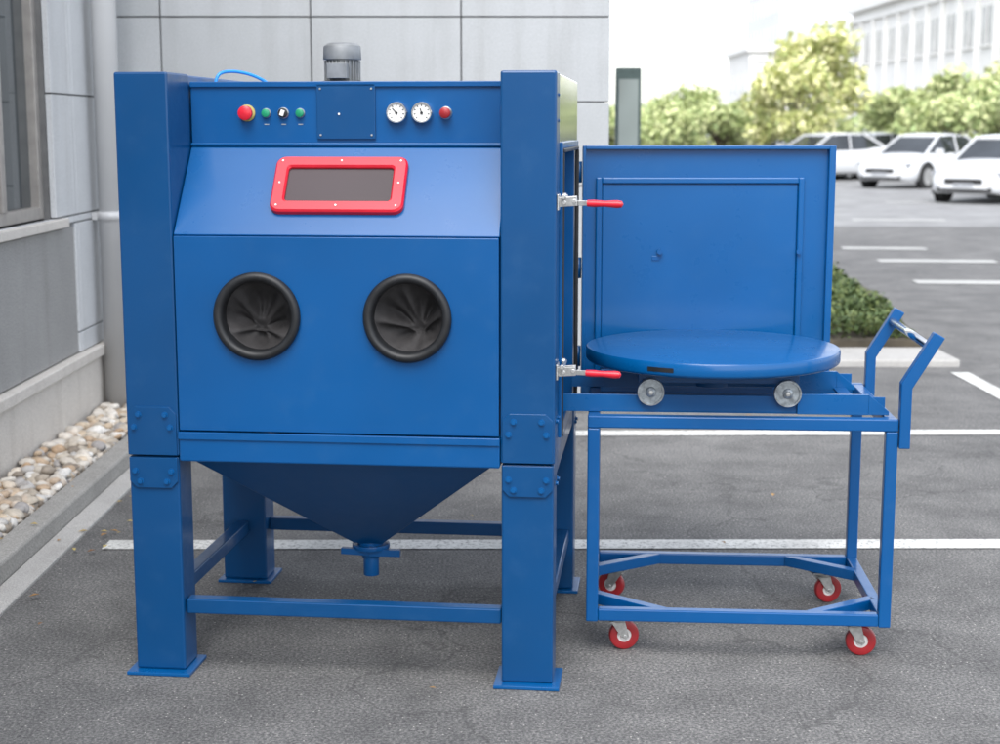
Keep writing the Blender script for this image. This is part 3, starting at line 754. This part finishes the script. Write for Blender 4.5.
# ------------------------------------------------------------------ CARS
def car_meshes(tag, paint):
    bm = bmesh.new()
    st = [(-2.30, .60, .42, .80), (-2.24, .78, .30, .96), (-2.0, .86, .22, 1.02), (-1.5, .89, .19, 1.01), (-.8, .90, .18, .97), (.0, .90, .18, .95), (.8, .90, .18, .94), (1.15, .89, .18, .92), (1.7, .87, .19, .83), (2.05, .82, .21, .74), (2.24, .70, .26, .66), (2.33, .52, .34, .56)]
    rings = []
    for x, hw, zb, zt in st:
        h = zt - zb
        half = [(0, zb), (hw * .88, zb), (hw * .97, zb + h * .15), (hw, zb + h * .45), (hw * .98, zb + h * .70), (hw * .93, zb + h * .92), (hw * .80, zt), (hw * .4, zt + .025), (0, zt + .03)]
        full = half + [(-a, b) for a, b in half[-2:0:-1]]
        rings.append([bm.verts.new((x, a, b)) for a, b in full])
    n = len(rings[0])
    for k in range(len(rings) - 1):
        for i in range(n): bm.faces.new((rings[k][i], rings[k][(i + 1) % n], rings[k + 1][(i + 1) % n], rings[k + 1][i])).smooth = True
    bm.faces.new(rings[0]); bm.faces.new(rings[-1][::-1])
    def loft(sta, mi, bm):
        rg = [[bm.verts.new(p) for p in s] for s in sta]
        for k in range(len(rg) - 1):
            m = len(rg[k])
            for i in range(m):
                bm.faces.new((rg[k][i], rg[k][(i + 1) % m], rg[k + 1][(i + 1) % m], rg[k + 1][i])).material_index = mi
        bm.faces.new(rg[0][::-1]).material_index = mi; bm.faces.new(rg[-1]).material_index = mi
    def sec(x, hb, zb, ht, zt): return [(x, -hb, zb), (x, hb, zb), (x, ht, zt), (x, -ht, zt)]
    loft([[(-1.85, -.66, .98), (-1.85, .66, .98), (-1.84, .64, 1.0), (-1.84, -.64, 1.0)], sec(-1.0, .79, .93, .585, 1.405), sec(-.3, .80, .92, .61, 1.43), sec(.3, .80, .92, .585, 1.405), [(1.22, -.68, .90), (1.22, .68, .90), (1.21, .66, .92), (1.21, -.66, .92)]], 1, bm)
    def rs(x, hw, z): return [(x, -hw, z - .045), (x, hw, z - .045), (x, hw * .93, z), (x, hw * .45, z + .022), (x, -hw * .45, z + .022), (x, -hw * .93, z)]
    loft([rs(-1.12, .575, 1.385), rs(-.9, .61, 1.42), rs(-.3, .635, 1.448), rs(.15, .62, 1.435), rs(.38, .58, 1.395)], 0, bm)
    for s in (-1, 1):
        bm_beam(bm, (1.2, s * .70, .91), (.33, s * .585, 1.40), .05, .05); bm_beam(bm, (-1.84, s * .68, .99), (-1.05, s * .585, 1.39), .10, .06)
        bm_beam(bm, (-.28, s * .81, .92), (-.36, s * .62, 1.41), .03, .07)
        bm_box(bm, .78, .92, min(s * .84, s * 1.0), max(s * .84, s * 1.0), .93, 1.05)
        for x in (-1.38, 1.42):
            bm_cyl(bm, (x, s * .885, .34), (x, s * .908, .34), .385, seg=32, mi=2)
            bm_cyl(bm, (x, s * .72, .325), (x, s * .925, .325), .325, seg=32, mi=2)
            bm_cyl(bm, (x, s * .92, .325), (x, s * .932, .325), .225, seg=24, mi=3)
            for q in range(5):
                a = q * 2 * math.pi / 5; bm_beam(bm, (x, s * .935, .325), (x + .2 * math.cos(a), s * .935, .325 + .2 * math.sin(a)), .05, .012, up=(0, 1, 0), mi=3)
        y0_, y1_ = sorted((s * .50, s * .78)); bm_box(bm, 2.02, 2.20, y0_, y1_, .585, .69, mi=4)
        y0_, y1_ = sorted((s * .55, s * .80)); bm_box(bm, -2.275, -2.15, y0_, y1_, .74, .90, mi=5)
    bm_box(bm, 2.2, 2.335, -.42, .42, .42, .54, mi=2); bm_box(bm, 2.2, 2.30, -.6, .6, .26, .36, mi=2); bm_box(bm, 2.33, 2.345, -.22, .22, .37, .45, mi=4)
    bm_box(bm, -1.9, 1.9, -.905, -.902, .20, .24, mi=2); bm_box(bm, -1.9, 1.9, .902, .905, .20, .24, mi=2)
    bmesh.ops.recalc_face_normals(bm, faces=bm.faces)
    me = bpy.data.meshes.new('car_body_' + tag); bm.to_mesh(me); bm.free()
    for m in (paint, CARGLASS, TYRE, RIM, LAMPG, TAILR): me.materials.append(m)
    return me
cm = {'w': car_meshes('white', CARW), 's': car_meshes('silver', CARS)}
def car(x, y, head, t='w'):
    e = empty('parked_car', (x, y, 0), head)
    o = bpy.data.objects.new('body', cm[t]); scene.collection.objects.link(o); o.parent = e
    md = o.modifiers.new('b', 'BEVEL'); md.width = .02; md.segments = 2; md.limit_method = 'ANGLE'; md.angle_limit = R(35)
hd = R(180 + 38)
def carfront(fx, fy, h, t='w'): car(fx - 2.1 * math.cos(h), fy - 2.1 * math.sin(h), h, t)
carfront(9.95, 32.8, R(180 + 50)); carfront(10.2, 41.0, R(180 + 45)); carfront(10.3, 49, hd, 's'); carfront(9.6, 54, hd)
carfront(8.3, 47, R(180 + 30)); carfront(8.2, 58, hd, 's'); carfront(14.5, 52, hd)

# ------------------------------------------------------------------ TREES
def tree_mesh(seed, h, rad, nleaf, mat, lsz=.16, base=1.2):
    rnd = random.Random(seed); bm = bmesh.new()
    bm_cyl(bm, (0, 0, -.1), (.05, .02, h * .45), .13, .08, seg=10)
    cl = []
    for i in range(12):
        a = rnd.uniform(0, 6.28); rr = rad * rnd.uniform(.25, .85); z = rnd.uniform(base + .3, h * .93)
        rr *= 1 - .45 * abs((z - h * .55) / (h * .5)) ** 1.5
        c = Vector((rr * math.cos(a), rr * math.sin(a), z)); cl.append((c, rad * rnd.uniform(.26, .48)))
        st = Vector((.04, .02, h * rnd.uniform(.2, .42))); bm_cyl(bm, st, c, .05, .015, seg=6)
    for i in range(nleaf):
        c, r = rnd.choice(cl); d = Vector((rnd.gauss(0, 1), rnd.gauss(0, 1), rnd.gauss(0, 1))).normalized() * r * rnd.random() ** .45
        p = c + Vector((d.x, d.y, d.z * .75)); s = lsz * rnd.uniform(.5, 1.25)
        e = Euler((rnd.uniform(-1.2, 1.2), rnd.uniform(-1.2, 1.2), rnd.uniform(0, 6.28))).to_matrix()
        vs = [bm.verts.new(p + e @ Vector(q) * s) for q in ((-1, 0, 0), (-.2, -.55, .1), (1, 0, 0), (-.2, .55, .1))]
        bm.faces.new(vs).material_index = 1
    me = bpy.data.meshes.new('tree_mesh_%d' % seed); bm.to_mesh(me); bm.free(); me.materials.append(BARK); me.materials.append(mat)
    return me
tm = [tree_mesh(1, 4.6, 2.2, 3600, LEAF, .17), tree_mesh(2, 3.6, 2.0, 3200, LEAFG, .16, .7), tree_mesh(3, 5.6, 2.6, 4200, LEAF, .19)]
def tree(x, y, k, s=1., r=0, name='tree'):
    o = bpy.data.objects.new(name, tm[k]); scene.collection.objects.link(o); o.location = (x, y, 0); o.scale = (s, s, s); o.rotation_euler = (0, 0, r)
for i, (x, y, k, s) in enumerate([(5.2, 52, 1, .8), (7.6, 54, 1, .9), (9.6, 50, 0, .8), (12.2, 60, 2, .95), (14.5, 50, 1, .95), (16.6, 52, 1, 1.0), (18.6, 55, 0, .85),
                                  (15.2, 44, 1, .85), (18, 66, 1, 1.2), (8, 70, 1, 1.0), (22, 60, 1, 1.1), (4.2, 62, 1, .9), (20.5, 50, 1, .9)]):
    tree(x, y, k, s, i * 1.3)
bm = bmesh.new(); rnd = random.Random(5)
for i in range(7000):
    x = rnd.uniform(2, 40); y = 78 + rnd.uniform(-1.5, 1.5); hh = 2.2 + 1.1 * noise.noise(Vector((x * .4, 0, 3)))
    z = rnd.random() ** .8 * hh; s = rnd.uniform(.12, .3); e = Euler((rnd.uniform(-1.2, 1.2), rnd.uniform(-1.2, 1.2), rnd.uniform(0, 6.28))).to_matrix()
    bm.faces.new([bm.verts.new(Vector((x, y, z)) + e @ Vector(q) * s) for q in ((-1, 0, 0), (-.2, -.55, .1), (1, 0, 0), (-.2, .55, .1))])
obj_from_bm('distant_shrubs', bm, LEAFG)

# ------------------------------------------------------------------ FAR BUILDINGS
def far_building(name, x, y, rz, wd, dp, ht, floors, bays, wall, win, wh=.45, ww=.5, z0=0., parapet=.5):
    e = empty(name, (x, y, 0), rz)
    bm = bmesh.new(); bm_box(bm, 0, wd, 0, dp, 0, ht)
    fh = (ht - z0 - .8) / floors; bw = wd / bays
    bm_box(bm, -.3, wd + .3, -.45, dp + .3, ht + .002, ht + parapet)
    bm_box(bm, -.1, wd + .1, -.22, -.005, ht - .75, ht - .45)
    for b_ in range(bays + 1):
        cxp = min(max(b_ * bw, .2), wd - .2); bm_box(bm, cxp - .2, cxp + .2, -.2, -.003, 0, ht - .76)
    obj_from_bm('walls', bm, wall, e)
    bm = bmesh.new(); bf = bmesh.new()
    for f in range(floors):
        for b_ in range(bays):
            xa = b_ * bw + bw * (1 - ww) / 2; xb = xa + bw * ww; za = z0 + f * fh + fh * .3; zb = za + fh * wh
            bm_box(bm, xa, xb, -.02, -.006, za, zb)
            bm_box(bf, xa - .08, xb + .08, -.15, -.021, za - .1, za - .01)
            m_ = (xa + xb) / 2; bm_box(bf, m_ - .04, m_ + .04, -.06, -.021, za, zb)
    bd = max(1, int(dp / bw))
    for f in range(floors):
        for b_ in range(bd):
            ya = b_ * dp / bd + .6; za = z0 + f * fh + fh * .3
            bm_box(bm, -.02, -.006, ya, ya + dp / bd - 1.2, za, za + fh * wh)
    obj_from_bm('windows', bm, win, e); obj_from_bm('window_trim', bf, wall, e)
far_building('white_office_building', 25.2, 112, R(-90 + 1), 62, 14, 9.6, 2, 20, BWHITE, BWIN, .5, .55, .6, .6)
far_building('glass_tower', 26.8, 150, R(0), 26, 20, 36, 12, 13, BGREY, BWIN2, .62, .8)
far_building('low_office_block', 20.5, 128, R(0), 30, 12, 7.8, 2, 12, BWHITE, BWIN2, .4, .6)
